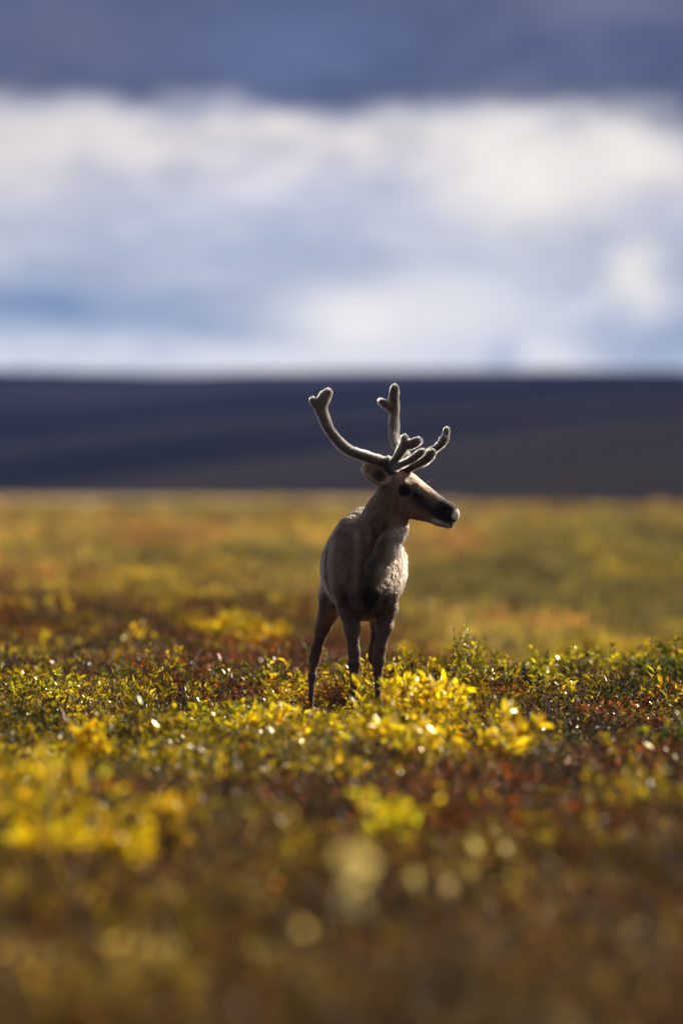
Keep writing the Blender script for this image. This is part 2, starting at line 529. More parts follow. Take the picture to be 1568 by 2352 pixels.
def scatter(name, label, kind, pts, tint, gloss, scl, rotz, tilt, idx):
    n = len(pts)
    me = bpy.data.meshes.new(name)
    me.vertices.add(n)
    me.vertices.foreach_set('co', np.asarray(pts, dtype=np.float32).ravel())
    a = me.attributes.new('tint', 'FLOAT_COLOR', 'POINT')
    a.data.foreach_set('color', np.concatenate([tint, np.ones((n, 1))], 1).astype(np.float32).ravel())
    a = me.attributes.new('gloss', 'FLOAT', 'POINT'); a.data.foreach_set('value', np.asarray(gloss, dtype=np.float32))
    a = me.attributes.new('scl', 'FLOAT_VECTOR', 'POINT'); a.data.foreach_set('vector', np.asarray(scl, dtype=np.float32).ravel())
    a = me.attributes.new('rot', 'FLOAT_VECTOR', 'POINT')
    a.data.foreach_set('vector', np.stack([tilt[:, 0], tilt[:, 1], rotz], 1).astype(np.float32).ravel())
    a = me.attributes.new('idx', 'INT', 'POINT'); a.data.foreach_set('value', idx.astype(np.int32))
    o = bpy.data.objects.new(name, me)
    link(o); tag(o, label, kind='stuff')
    ng = bpy.data.node_groups.new('scatter_' + kind, 'GeometryNodeTree')
    ng.interface.new_socket('Geometry', in_out='INPUT', socket_type='NodeSocketGeometry')
    ng.interface.new_socket('Geometry', in_out='OUTPUT', socket_type='NodeSocketGeometry')
    gi = ng.nodes.new('NodeGroupInput'); go = ng.nodes.new('NodeGroupOutput')
    iop = ng.nodes.new('GeometryNodeInstanceOnPoints')
    ci = ng.nodes.new('GeometryNodeCollectionInfo')
    ci.inputs['Collection'].default_value = COVER[kind]
    ci.inputs['Separate Children'].default_value = True
    ci.inputs['Reset Children'].default_value = True
    def attr(nm, ty):
        nd = ng.nodes.new('GeometryNodeInputNamedAttribute'); nd.data_type = ty
        nd.inputs['Name'].default_value = nm
        return nd.outputs['Attribute']
    ng.links.new(gi.outputs[0], iop.inputs['Points'])
    ng.links.new(ci.outputs[0], iop.inputs['Instance'])
    iop.inputs['Pick Instance'].default_value = True
    ng.links.new(attr('idx', 'INT'), iop.inputs['Instance Index'])
    ng.links.new(attr('rot', 'FLOAT_VECTOR'), iop.inputs['Rotation'])
    ng.links.new(attr('scl', 'FLOAT_VECTOR'), iop.inputs['Scale'])
    ng.links.new(iop.outputs[0], go.inputs[0])
    md = o.modifiers.new('scatter', 'NODES'); md.node_group = ng
    return o


def region_px(x, y, h=0.1):
    """where a spot of ground falls in the study print: only used to look up which plants grow there"""
    px = 784 + x / y * PXR
    py = 1110 + (CAM_Z - h - ground_h(x, y)) / y * PXR
    return px, py


def blob(px, py, cx, cy, rx, ry):
    return np.exp(-(((px - cx) / rx) ** 2 + ((py - cy) / ry) ** 2))


def build_cover():
    r = np.random.default_rng(11)
    def pts_in(d0, d1, dens):
        out = []
        step = 2.0
        d = d0
        while d < d1:
            s = min(step, d1 - d)
            hw = 0.0305 * (d + s) + 0.9 + 0.012 * d
            n = int(dens(d) * s * 2 * hw)
            out.append(np.stack([r.uniform(-hw, hw, n), r.uniform(d, d + s, n)], 1))
            d += s; step = max(2.0, d * .03)
        return np.concatenate(out)
    P = pts_in(23.5, 420.0, lambda d: 62 if d < 76 else 62 * (76 / d) ** 1.7)
    x, y = P[:, 0], P[:, 1]
    n = len(P)
    px, py = region_px(x, y)
    grow = np.maximum(1.0, (y / 80.0) ** .8)             # farther clumps are set wider apart and stand for larger ones
    # plant mix: slowly varying patches plus what the photograph shows where
    A = vnoise(x, y * .35, 1.3, 11) ; B = vnoise(x, y * .35, .8, 12); C = vnoise(x, y * .35, 2.3, 13); E = vnoise(x, y * .3, .45, 14)
    w_birch = .40 + 1.3 * (A - .5)
    w_will = .20 + 1.2 * (B - .55)
    w_berry = .78 + 1.9 * (C - .5)
    w_twig = .62 + 1.3 * (E - .5)
    left = blob(px, py, 250, 1620, 330, 110); cen = blob(px, py, 900, 1680, 260, 90); right = blob(px, py, 1400, 1560, 330, 90)
    w_birch += .8 * left + 1.3 * right
    low_ = sstep(py, 1740, 1840)
    w_birch -= .25 * low_; w_twig += .5 * low_; w_berry += .45 * low_
    w_will += .5 * left + 1.5 * cen + .4 * right
    red = .5 * blob(px, py, 180, 1640, 130, 60) + .6 * blob(px, py, 620, 1650, 160, 45) + .9 * blob(px, py, 1270, 1640, 150, 45) + blob(px, py, 400, 1480, 330, 70) + blob(px, py, 560, 1520, 200, 45) + .7 * blob(px, py, 1100, 1690, 190, 50) + .9 * blob(px, py, 1480, 1680, 130, 70) + blob(px, py, 1490, 1880, 140, 70) + .6 * blob(px, py, 1020, 1840, 90, 50)
    w_berry += 1.7 * red
    w_birch -= .7 * red.clip(0, 1); w_will -= .4 * red.clip(0, 1)
    w_twig += 1.6 * sstep(py, 1850, 2050) + .5 * sstep(y, 70, 100)
    w_berry += .9 * sstep(py, 1850, 2050)
    hollow = blob(px, py, 470, 1560, 260, 60) + .8 * blob(px, py, 60, 1500, 120, 60)
    w_twig += 1.0 * hollow; w_berry += .9 * hollow; w_birch -= .35 * hollow
    W = np.stack([w_birch, w_will, w_berry, w_twig], 1).clip(.02)
    W = W / W.sum(1, keepdims=True)
    pick = (r.random(n)[:, None] > np.cumsum(W, 1)).sum(1).clip(0, 3)
    # keep the animal's feet from being buried: low plants round the hooves
    z = ground_h(x, y)
    rot = r.uniform(0, 2 * math.pi, n)
    tilt = r.normal(0, .16, (n, 2))
    s = r.uniform(.7, 1.25, n) * grow
    tall = .50 + 1.5 * vnoise(x, y * .7, .55, 15) ** 2 + .5 * (vnoise(x, y * .5, .25, 16) - .5)
    tall *= .62
    browsed = sstep(x, -.75, -.45) * (1 - sstep(x, .40, .65)) * sstep(y, 50.5, 52.5) * (1 - sstep(y, 58.4, 59.4))
    tall = tall * (1 - browsed) + np.minimum(tall, .40) * browsed
    tall = np.where(y > 100, tall / grow ** .45, tall)
    S = np.stack([s, s, s * tall], 1)
    names = ['birch', 'willow', 'berry', 'twig']
    T = np.zeros((n, 3))
    j = r.random(n)
    far = sstep(y - 16 * (1 - sstep(x, -1.0, .6)), 70, 140)[:, None]
    yel = (blob(px, py, 120, 1560, 260, 160) * .5 + cen)[:, None].clip(0, 1)
    green = np.array([.20, .155, .012]); gold = np.array([.60, .43, .010]); dark = np.array([.035, .048, .010])
    rust = np.array([.40, .115, .018]); crim = np.array([.30, .035, .014]); straw = np.array([.34, .25, .12]); olive = np.array([.17, .15, .03])
    def lerp(a, b, f):
        return a * (1 - f) + b * f
    v1 = vnoise(x, y * .4, .7, 21)[:, None]; v2 = vnoise(x, y * .4, 1.6, 22)[:, None]
    tb = lerp(dark, lerp(green, gold, sstep(v1, .35, .8)), sstep(v2 + .25 * (j[:, None] - .5), .25, .5))
    tw = lerp(lerp(green, gold, .5), gold, sstep(v1 + .5 * yel, .3, .7))
    te = lerp(lerp(dark, rust, sstep(v1, .2, .5)), crim, sstep(v2, .68, .9))
    tt = lerp(straw * .7, np.array([.10, .065, .04]), sstep(v1, .3, .6))
    for k, tc_ in enumerate((tb, tw, te, tt)):
        T[pick == k] = np.broadcast_to(tc_, (n, 3))[pick == k]
    # the plain beyond is drier: straw gold, rust and olive in long drifts
    v3 = vnoise(x, y * .12, 2.2, 31)[:, None]; v4 = vnoise(x, y * .10, 4.5, 32)[:, None]; v5 = vnoise(x, y * .15, 1.2, 33)[:, None]
    fc = lerp(lerp(np.array([.44, .33, .14]), np.array([.42, .24, .12]), sstep(v3, .45, .62)), np.array([.21, .185, .08]), sstep(v4, .48, .64))
    fc = lerp(fc, np.array([.55, .40, .05]), sstep(v5, .78, .92))
    T = lerp(T, fc * 1.7, far * .85)
    T *= r.choice([.3, .55, .95, 1.2], (n, 1))
    fore = sstep(py, 1800, 2050)[:, None]               # the nearest heath is brown and nearly leafless
    T = lerp(T, lerp(T, np.array([.19, .105, .040]), .66), fore)
    pale = (r.random(n)[:, None] < .075) * fore                # a few clumps still hold pale dry leaves
    T = lerp(T * lerp(1.0, r.choice([.45, .8, 1.15], (n, 1)), fore), np.array([.62, .46, .20]), pale)
    # waxy leaves shine; the dry heath close by and the sere plain beyond are matt
    G = np.where(pick == 3, .25, 1.0) * (1 - .64 * sstep(py, 1760, 1950)) * (1 - .72 * sstep(y, 66, 95))
    G = np.maximum(G, np.where(r.random(n) < .022, .95, .0))
    lab = {'birch': ('birch_cover', 'low dwarf birch leaves, gold and green, covering the tundra'),
           'willow': ('willow_cover', 'golden dwarf willow leaves mixed through the heath'),
           'berry': ('berry_cover', 'rust and crimson berry heath close to the ground'),
           'twig': ('dry_grass', 'dry straw coloured grass and bare twigs in the heath')}
    for k, nm in enumerate(names):
        mk = pick == k
        c = int(mk.sum())
        scatter(lab[nm][0], lab[nm][1], nm, np.stack([x, y, z], 1)[mk], T[mk], G[mk], S[mk], rot[mk], tilt[mk],
                r.integers(0, len(COVER[nm].objects), c))
    print('cover clumps', n)


build_cover()


# ------------------------------------------------------------------ shrubs one can point at
def leaf_mesh(name, lcol, length, width, seed):
    r = np.random.default_rng(seed)
    v, t, per = leaf_geo(1, np.zeros((1, 3)), np.array([[0, 1.0, 0.0]]), np.array([[r.normal() * .1, r.normal() * .1, 1.0]]),
                         np.array([length]), np.array([width]), fold=r.uniform(.1, .35), fine=True)
    c = np.tile([[*lcol, 1.0]], (len(v), 1))
    c[4:, :3] *= r.uniform(.85, 1.15)
    return mesh_np(name, v, None, t, {'leafcol': ('FLOAT_COLOR', c)}, [M_LEAF])


LEAFSETS = {}
def leafset(kind, cols, length, width):
    LEAFSETS[kind] = [leaf_mesh('leaf', np.array(c) * f, length, width, 100 + i * 7 + k) for i, c in enumerate(cols) for k, f in enumerate((1.0, .8, 1.15))]


leafset('gold', [(.76, .57, .010), (.84, .66, .03), (.50, .41, .012)], .054, .021)
leafset('lime', [(.34, .31, .018), (.55, .43, .020), (.18, .20, .016)], .034, .019)
leafset('green', [(.09, .12, .018), (.16, .18, .022), (.27, .24, .022)], .030, .017)
leafset('rust', [(.30, .085, .02), (.22, .04, .015), (.36, .17, .03)], .026, .016)
SPEC = {'gold': ((.74, .55, .012), .052, .020), 'lime': ((.36, .32, .018), .034, .019), 'green': ((.14, .16, .02), .030, .017), 'rust': ((.29, .085, .02), .026, .016)}


def shrub(name, label, cat, group, x, y, height, spread, kind, stems=9, singles=90, mass=260, seed=1, lean=(0, 0), stem_mat=None, sizef=1.0, bare=0.25):
    r = np.random.default_rng(seed)
    zg = float(ground_h(x, y))
    root = empty(name, (x, y, zg))
    tag(root, label, cat, group)
    LP, LD = [], []
    for s in range(stems):
        a = r.uniform(0, 2 * math.pi); q = spread * math.sqrt(r.uniform(0.02, 1))
        h = height * r.uniform(.62, 1.0) * (1 - .25 * (q / spread) ** 2)
        p0 = np.array([q * .25 * math.cos(a), q * .25 * math.sin(a), -.03])
        p3 = np.array([q * math.cos(a) + lean[0] * h, q * math.sin(a) + lean[1] * h, h])
        mid = [p0 + (p3 - p0) * f + r.normal(size=3) * .018 * np.array([1, 1, .4]) + np.array([0, 0, .12 * h * math.sin(f * math.pi)]) for f in (.35, .7)]
        pts = [p0, mid[0], mid[1], p3]
        sv, sq = tube_geo(pts, [.0050 * sizef, .0040 * sizef, .0028 * sizef, .0012], 5)
        so = bpy.data.objects.new('stem', mesh_np('stem', sv, sq, mats=[stem_mat or M_STEM]))
        link(so, root)
        segs = [(pts, bare)]
        for b in range(int(r.integers(2, 5))):
            f = r.uniform(.3, .9); i = min(int(f * 3), 2); g = f * 3 - i
            s0 = pts[i] * (1 - g) + pts[i + 1] * g
            d = r.normal(size=3) * np.array([1, 1, .4]) + np.array([0, 0, .7]); d /= np.linalg.norm(d)
            ln = height * r.uniform(.15, .38)
            bp_ = [s0, s0 + d * ln * .5 + r.normal(size=3) * .008, s0 + d * ln + np.array([0, 0, ln * .15])]
            bv, bq = tube_geo(bp_, [.0024 * sizef, .0018 * sizef, .0009], 4)
            bo = bpy.data.objects.new('twig', mesh_np('twig', bv, bq, mats=[stem_mat or M_STEM]))
            link(bo, so)
            segs.append((bp_, .1))
        for pl, b0 in segs:
            k = len(pl) - 1
            nl = int((singles + mass) / stems / 4 * (1.6 if b0 == bare else 1.0)) + 1
            for f in r.uniform(b0, 1.0, nl):
                g = f * k; i = min(int(g), k - 1); g -= i
                p = pl[i] * (1 - g) + pl[i + 1] * g
                ax = pl[i + 1] - pl[i]; ax = ax / (np.linalg.norm(ax) + 1e-9)
                d = r.normal(size=3); d /= np.linalg.norm(d)
                LP.append(p); LD.append(d * .8 + ax * .7 + np.array([0, 0, .25]))
    LP = np.array(LP); LD = np.array(LD)
    n = len(LP)
    if n == 0 or singles + mass == 0:
        return root
    order = r.permutation(n)
    # leaves on the outside towards the viewer are the ones that can be told apart
    score = LP[:, 2] * 1.2 - LP[:, 1] + r.normal(size=n) * .05
    order = np.argsort(-score)
    one, rest = order[:singles], order[singles:]
    meshes = LEAFSETS[kind]
    for i in one:
        o = bpy.data.objects.new('leaf', meshes[int(r.integers(0, len(meshes)))])
        d = Vector(LD[i]).normalized()
        qt = d.to_track_quat('Y', 'Z') @ Matrix.Rotation(r.normal() * .8, 4, 'Y').to_quaternion()
        sc = r.uniform(.65, 1.2) * sizef
        o.matrix_basis = Matrix.Translation(Vector(LP[i])) @ qt.to_matrix().to_4x4() @ Matrix.Diagonal((sc, sc, sc, 1))
        link(o, root)
    if len(rest):
        m = len(rest)
        cbase, ll, lw = SPEC[kind]
        N = rand_unit(r, m); N[:, 2] = np.abs(N[:, 2]) + .3
        lv, lt, per = leaf_geo(m, LP[rest], LD[rest], N, ll * r.uniform(.6, 1.2, m) * sizef, lw * r.uniform(.7, 1.2, m) * sizef, fine=False)
        c = np.array(cbase) * r.choice([.4, .75, 1.0, 1.2], (m, 1)) * (1 + r.normal(size=(m, 3)) * .08)
        c = np.concatenate([np.repeat(c, per, 0), np.ones((m * per, 1))], 1).clip(0.003, 1)
        fo = bpy.data.objects.new('foliage', mesh_np('foliage', lv, None, lt, {'leafcol': ('FLOAT_COLOR', c)}, [M_LEAF], smooth=False))
        link(fo, root); fo['kind'] = 'stuff'
    return root


def spot(px, py):
    """ground spot whose base shows at px, py of the study print"""
    y = CAM_Z * PXR / (py - 1110)
    for _ in range(6):
        x = (px - 784) / PXR * y
        y = (CAM_Z - float(ground_h(x, y))) * PXR / (py - 1110)
    return x, y


G1 = 'golden willows round the caribou'
G2 = 'dwarf birches in the right middle ground'
G3 = 'dwarf birches in the left middle ground'
G4 = 'blurred golden shrubs in the foreground'
SH = [
    # name, label, cat, group, px, py(base), height, spread, kind, stems, singles, mass
    ('willow_shrub', 'golden willow shrub in front of the caribou\'s right foreleg', 'shrub', G1, 756, 1735, .16, .18, 'gold', 10, 110, 140),
    ('willow_shrub', 'dense golden willow shrub directly below the caribou\'s left foreleg', 'shrub', G1, 956, 1722, .34, .17, 'gold', 12, 130, 190),
    ('willow_shrub', 'golden willow shrub just right of the caribou\'s feet', 'shrub', G1, 1000, 1712, .34, .20, 'gold', 9, 110, 120),
    ('willow_shrub', 'golden upright willow shoots nearest to the red heath, right of centre', 'shrub', G1, 1130, 1790, .30, .22, 'gold', 9, 110, 120),
    ('willow_shrub', 'yellow willow shrub at the bottom edge of the sharp zone below the caribou', 'shrub', G1, 905, 1800, .26, .20, 'gold', 9, 100, 120),
    ('willow_shrub', 'low yellow willow left of the caribou\'s hind foot', 'shrub', G1, 612, 1738, .22, .17, 'gold', 8, 80, 120),
    ('willow_sprig', 'slender willow sprig crossing the caribou\'s right foreleg', 'sprig', None, 826, 1716, .33, .025, 'gold', 1, 10, 0),
    ('birch_sapling', 'tall lone birch sprig standing above the heath right of the caribou', 'sapling', None, 1093, 1640, .47, .09, 'lime', 4, 90, 10),
    ('birch_shrub', 'spreading lime birch beside the tall lone sprig, nearest the caribou', 'shrub', G2, 1180, 1610, .26, .26, 'lime', 10, 90, 260),
    ('birch_shrub', 'broad lime birch mound between the tall sprig and the right edge', 'shrub', G2, 1300, 1595, .27, .30, 'lime', 12, 110, 340),
    ('birch_shrub', 'lime birch with one stem poking above the mound at right', 'shrub', G2, 1420, 1590, .30, .24, 'lime', 10, 90, 260),
    ('birch_shrub', 'dark green birch at the right edge behind the red patch', 'shrub', G2, 1535, 1600, .27, .26, 'green', 10, 90, 280),
    ('birch_shrub', 'green leafy birch low in the right corner of the sharp zone', 'shrub', G2, 1520, 1770, .26, .22, 'green', 9, 90, 240),
    ('berry_shrub', 'rust red berry bush at right among lime birches', 'shrub', None, 1390, 1690, .20, .22, 'rust', 9, 70, 240),
    ('birch_shrub', 'yellow green birch left of centre below the dark green hollow', 'shrub', G3, 510, 1730, .25, .26, 'lime', 10, 90, 260),
    ('birch_shrub', 'lime birch between the bare grey twig and the left edge', 'shrub', G3, 110, 1660, .27, .26, 'lime', 10, 80, 260),
    ('birch_shrub', 'lime birch right beside the bare grey twig', 'shrub', G3, 300, 1690, .25, .24, 'lime', 10, 80, 240),
    ('birch_shrub', 'dark green birch in the hollow left of the caribou', 'shrub', G3, 620, 1640, .22, .26, 'green', 10, 80, 240),
    ('birch_shrub', 'dark green birch behind the bare grey twig', 'shrub', G3, 330, 1600, .22, .26, 'green', 10, 70, 240),
    ('berry_shrub', 'rusty berry bush behind the dark hollow, left of the caribou', 'shrub', None, 520, 1560, .18, .26, 'rust', 10, 60, 260),
    ('willow_shrub', 'out of focus bright yellow shrub behind, left one of two', 'shrub', 'pair of yellow shrubs behind the caribou', 490, 1500, .30, .26, 'gold', 9, 0, 420),
    ('willow_shrub', 'out of focus bright yellow shrub behind, right one of two nearest the caribou', 'shrub', 'pair of yellow shrubs behind the caribou', 597, 1506, .26, .28, 'gold', 9, 0, 420),
    ('willow_shrub', 'big blurred golden bush at the left edge', 'shrub', G4, 30, 2000, .45, .17, 'gold', 9, 0, 160),
    ('willow_shrub', 'blurred golden bush just right of the left edge bush', 'shrub', G4, 145, 2035, .42, .12, 'gold', 7, 0, 110),
    ('willow_shrub', 'small blurred orange gold tuft above the left foreground bushes', 'shrub', G4, 205, 1800, .26, .10, 'gold', 6, 0, 220),
    ('willow_shrub', 'blurred yellow bush in the left foreground, right one of the lower pair', 'shrub', G4, 425, 2030, .30, .10, 'gold', 6, 0, 80),
    ('willow_shrub', 'blurred yellow bush in the left foreground, lowest of all', 'shrub', G4, 295, 2070, .27, .08, 'gold', 5, 0, 110),
    ('willow_shrub', 'dim blurred gold bush low at the left edge', 'shrub', G4, 100, 2050, .25, .12, 'gold', 7, 0, 130),
    ('willow_shrub', 'blurred yellow bush in the centre foreground below the caribou', 'shrub', G4, 885, 2010, .34, .12, 'gold', 6, 0, 70),
    ('bare_twig', 'bare grey forked twig standing in the birches at left', 'twig', None, 207, 1690, .26, .07, 'gold', 4, 0, 0),
    ('bare_twig', 'bare dark twig slanting out of the heath right of the caribou\'s legs', 'twig', None, 915, 1600, .22, .05, 'gold', 2, 0, 0),
    ('bare_twig', 'bare dark twig among the lime birches at right', 'twig', None, 1290, 1590, .26, .06, 'gold', 3, 0, 0),
]


def build_shrubs():
    for i, (nm, lb, ct, gp, px, py, h, sp, kd, st, sg, ms) in enumerate(SH):
        x, y = spot(px, py)
        lean = (.9, 0) if i in (30, 31) else (0, 0)
        shrub(nm, lb, ct, gp, x, y, h, sp, kd, st, sg, ms, seed=200 + i, lean=lean,
              stem_mat=M_TWIG if nm == 'bare_twig' and i == 29 else None, sizef=1.15 if kd == 'gold' else 1.0,
              bare=.45 if 'sprig' in nm or 'sapling' in nm else .3)


build_shrubs()


def bokeh_stalk(label, x, y, top, size, seed):
    """an added stalk whose pale tuft makes a blurred highlight disc"""
    r = np.random.default_rng(seed)
    root = empty('bokeh_stalk', (x, y, float(ground_h(x, y))))
    tag(root, label, 'stalk', 'added stalks for blurred highlights in the near foreground')
    h = top - root.location.z
    pts = [np.array([0, 0, -.03]), np.array([.01, 0, h * .5]) + r.normal(size=3) * .008, np.array([0, 0, h])]
    v, q = tube_geo(pts, [.0024, .0020, .0014], 4)
    link(bpy.data.objects.new('stem', mesh_np('stem', v, q, mats=[M_TWIG])), root)
    m = 46
    P = np.array([[0, 0, h]]) + r.normal(size=(m, 3)) * np.array([[.35, .35, .55]]) * size
    D = rand_unit(r, m) + np.array([[0, 0, .5]])
    lv, lt, per = leaf_geo(m, P, D, rand_unit(r, m), r.uniform(.5, 1.1, m) * size, r.uniform(.35, .6, m) * size)
    c = np.array([.80, .70, .46]) * r.uniform(.8, 1.2, (m, 1))
    c = np.concatenate([np.repeat(c.clip(0, .95), per, 0), np.ones((m * per, 1))], 1)
    hd = bpy.data.objects.new('seed_head', mesh_np('seed_head', lv, None, lt, {'leafcol': ('FLOAT_COLOR', c)}, [M_LEAF], smooth=False))  # pale tuft, added to blur into a bright disc
    link(hd, root)


for lb, px, py, d, sz in [('largest and brightest pale blurred tuft added as a highlight, below the caribou', 820, 2000, 23.2, .040),
                          ('pale blurred tuft added as a highlight just right of the brightest one', 950, 2018, 28.5, .016),
                          ('small pale blurred tuft added as a highlight, second to the right of the brightest one', 1030, 2040, 29.5, .015),
                          ('dim pale blurred tuft added as a highlight low in the picture, left of centre', 695, 2135, 25.0, .011),
                          ('yellowish blurred tuft added as a highlight higher up at right of centre, left of two', 1092, 1945, 32.0, .015),
                          ('pale blurred tuft added as a highlight higher up at right of centre, right of two', 1165, 1955, 32.5, .015)]:
    bokeh_stalk(lb, (px - 784) / PXR * d, d, CAM_Z - (py - 1110) / PXR * d, sz, px)


# ------------------------------------------------------------------ the caribou, as a smooth blended volume
def smin(a, b, k):
    h = np.maximum(k - np.abs(a - b), 0.0) / k
    return np.minimum(a, b) - h * h * k * 0.25


class Field:
    def __init__(self, lo, hi, h):
        self.h = h
        self.lo = np.array(lo, dtype=np.float64)
        self.n = np.ceil((np.array(hi) - self.lo) / h).astype(int) + 1
        self.F = np.full(self.n, 0.35, dtype=np.float32)
        self.ax = [self.lo[i] + h * np.arange(self.n[i]) for i in range(3)]
    def box(self, lo, hi):
        s = []
        for i in range(3):
            a = int(np.floor((lo[i] - self.lo[i]) / self.h)); b = int(np.ceil((hi[i] - self.lo[i]) / self.h)) + 1
            s.append(slice(max(a, 0), min(b, self.n[i])))
        return tuple(s)
    def coords(self, s):
        return np.meshgrid(self.ax[0][s[0]], self.ax[1][s[1]], self.ax[2][s[2]], indexing='ij')
    def _apply(self, s, d, k, sub):
        f = self.F[s]
        if sub:
            self.F[s] = -smin(-f, d, k)
        else:
            self.F[s] = smin(f, d, k)
    def cone(self, a, b, ra, rb, k=0.03, sub=False):
        """rounded cone from a (radius ra) to b (radius rb)"""
        a = np.array(a, float); b = np.array(b, float)
        pad = max(ra, rb) + max(k, .02) * 1.5 + .03
        s = self.box(np.minimum(a, b) - pad, np.maximum(a, b) + pad)
        X, Y, Z = self.coords(s)
        ab = b - a; l2 = ab @ ab
        t = ((X - a[0]) * ab[0] + (Y - a[1]) * ab[1] + (Z - a[2]) * ab[2]) / l2
        t = np.clip(t, 0, 1)
        d = np.sqrt((X - a[0] - t * ab[0]) ** 2 + (Y - a[1] - t * ab[1]) ** 2 + (Z - a[2] - t * ab[2]) ** 2) - (ra + (rb - ra) * t)
        self._apply(s, d, k, sub)
    def chain(self, pts, rads, k=0.03):
        for i in range(len(pts) - 1):
            self.cone(pts[i], pts[i + 1], rads[i], rads[i + 1], k)
    def ell(self, c, r, axes=None, k=0.05, sub=False):
        """ellipsoid, axes = rows of an orthonormal frame"""
        c = np.array(c, float); r = np.array(r, float)
        A = np.eye(3) if axes is None else np.array(axes, float)
        ext = np.sqrt(((A * r[:, None]) ** 2).sum(0)) + max(k, .02) * 1.5 + .03
        s = self.box(c - ext, c + ext)
        X, Y, Z = self.coords(s)
        P = np.stack([X - c[0], Y - c[1], Z - c[2]], -1) @ A.T
        k0 = np.linalg.norm(P / r, axis=-1); k1 = np.linalg.norm(P / (r * r), axis=-1) + 1e-9
        d = k0 * (k0 - 1) / k1
        self._apply(s, d, k, sub)
    def mesh(self):
        """surface nets"""
        F = self.F; n = self.n
        S = F < 0
        cs = n - 1
        corners = [(i, j, k) for i in (0, 1) for j in (0, 1) for k in (0, 1)]
        sub = lambda A, c: A[c[0]:c[0] + cs[0], c[1]:c[1] + cs[1], c[2]:c[2] + cs[2]]
        cnt = sum(sub(S, c).astype(np.int8) for c in corners)
        act = (cnt > 0) & (cnt < 8)
        I = np.argwhere(act)
        acc = np.zeros((len(I), 3)); num = np.zeros(len(I))
        for c in corners:
            for ax in range(3):
                if c[ax] == 1:
                    continue
                c2 = list(c); c2[ax] = 1
                fa = F[I[:, 0] + c[0], I[:, 1] + c[1], I[:, 2] + c[2]]; fb = F[I[:, 0] + c2[0], I[:, 1] + c2[1], I[:, 2] + c2[2]]
                m = (fa < 0) != (fb < 0)
                t = np.where(m, fa / np.where(m, fa - fb, 1), 0)
                p = np.tile(np.array(c, float), (len(I), 1)); p[:, ax] += t
                acc[m] += p[m]; num[m] += 1
        V = self.lo + (I + acc / num[:, None]) * self.h
        idx = np.full(cs, -1, dtype=np.int32); idx[act] = np.arange(len(I))
        quads = []
        for ax in range(3):
            o1, o2 = [(1, 2), (2, 0), (0, 1)][ax]
            sl = [slice(0, n[i] - 1) for i in range(3)]; sh = list(sl)
            sh[ax] = slice(1, n[ax])
            A = S[tuple(sl)]; B = S[tuple(sh)]
            E = np.argwhere(A != B)
            E = E[(E[:, o1] > 0) & (E[:, o2] > 0)]
            flip = A[E[:, 0], E[:, 1], E[:, 2]]
            def at(d1, d2):
                e = E.copy(); e[:, o1] -= d1; e[:, o2] -= d2
                return idx[e[:, 0], e[:, 1], e[:, 2]]
            q = np.stack([at(1, 1), at(0, 1), at(0, 0), at(1, 0)], 1)
            q[~flip] = q[~flip][:, ::-1]
            quads.append(q)
        Q = np.concatenate(quads)
        return V, Q[(Q >= 0).all(1)]


def C(px, py, y=0.0):
    """a point of the animal: px, py on the study print, y metres behind the shoulder plane (460 px to the metre)"""
    return np.array([(px - 830) / 460.0, y, (1680 - py) / 460.0])


TH = R(28)                                               # the head is turned to the right and this much towards us
HF = np.array([math.cos(TH) * math.cos(R(22)), -math.sin(TH) * math.cos(R(22)), -math.sin(R(22))])   # muzzle direction
HL = np.array([math.sin(TH), math.cos(TH), 0.0])          # the animal's left
HU = np.cross(HF, HL); HU = HU / np.linalg.norm(HU)
if HU[2] < 0:
    HU = -HU
HAX = [HF, HL, HU]
HY0 = -0.27
def H(px, py, side=0.0):
    """a point on the head's middle plane showing at px, py, then moved sideways (+ = the animal's left)"""
    p = C(px, py, HY0 - (px - 905) / 460.0 * math.tan(TH))
    return p + HL * side


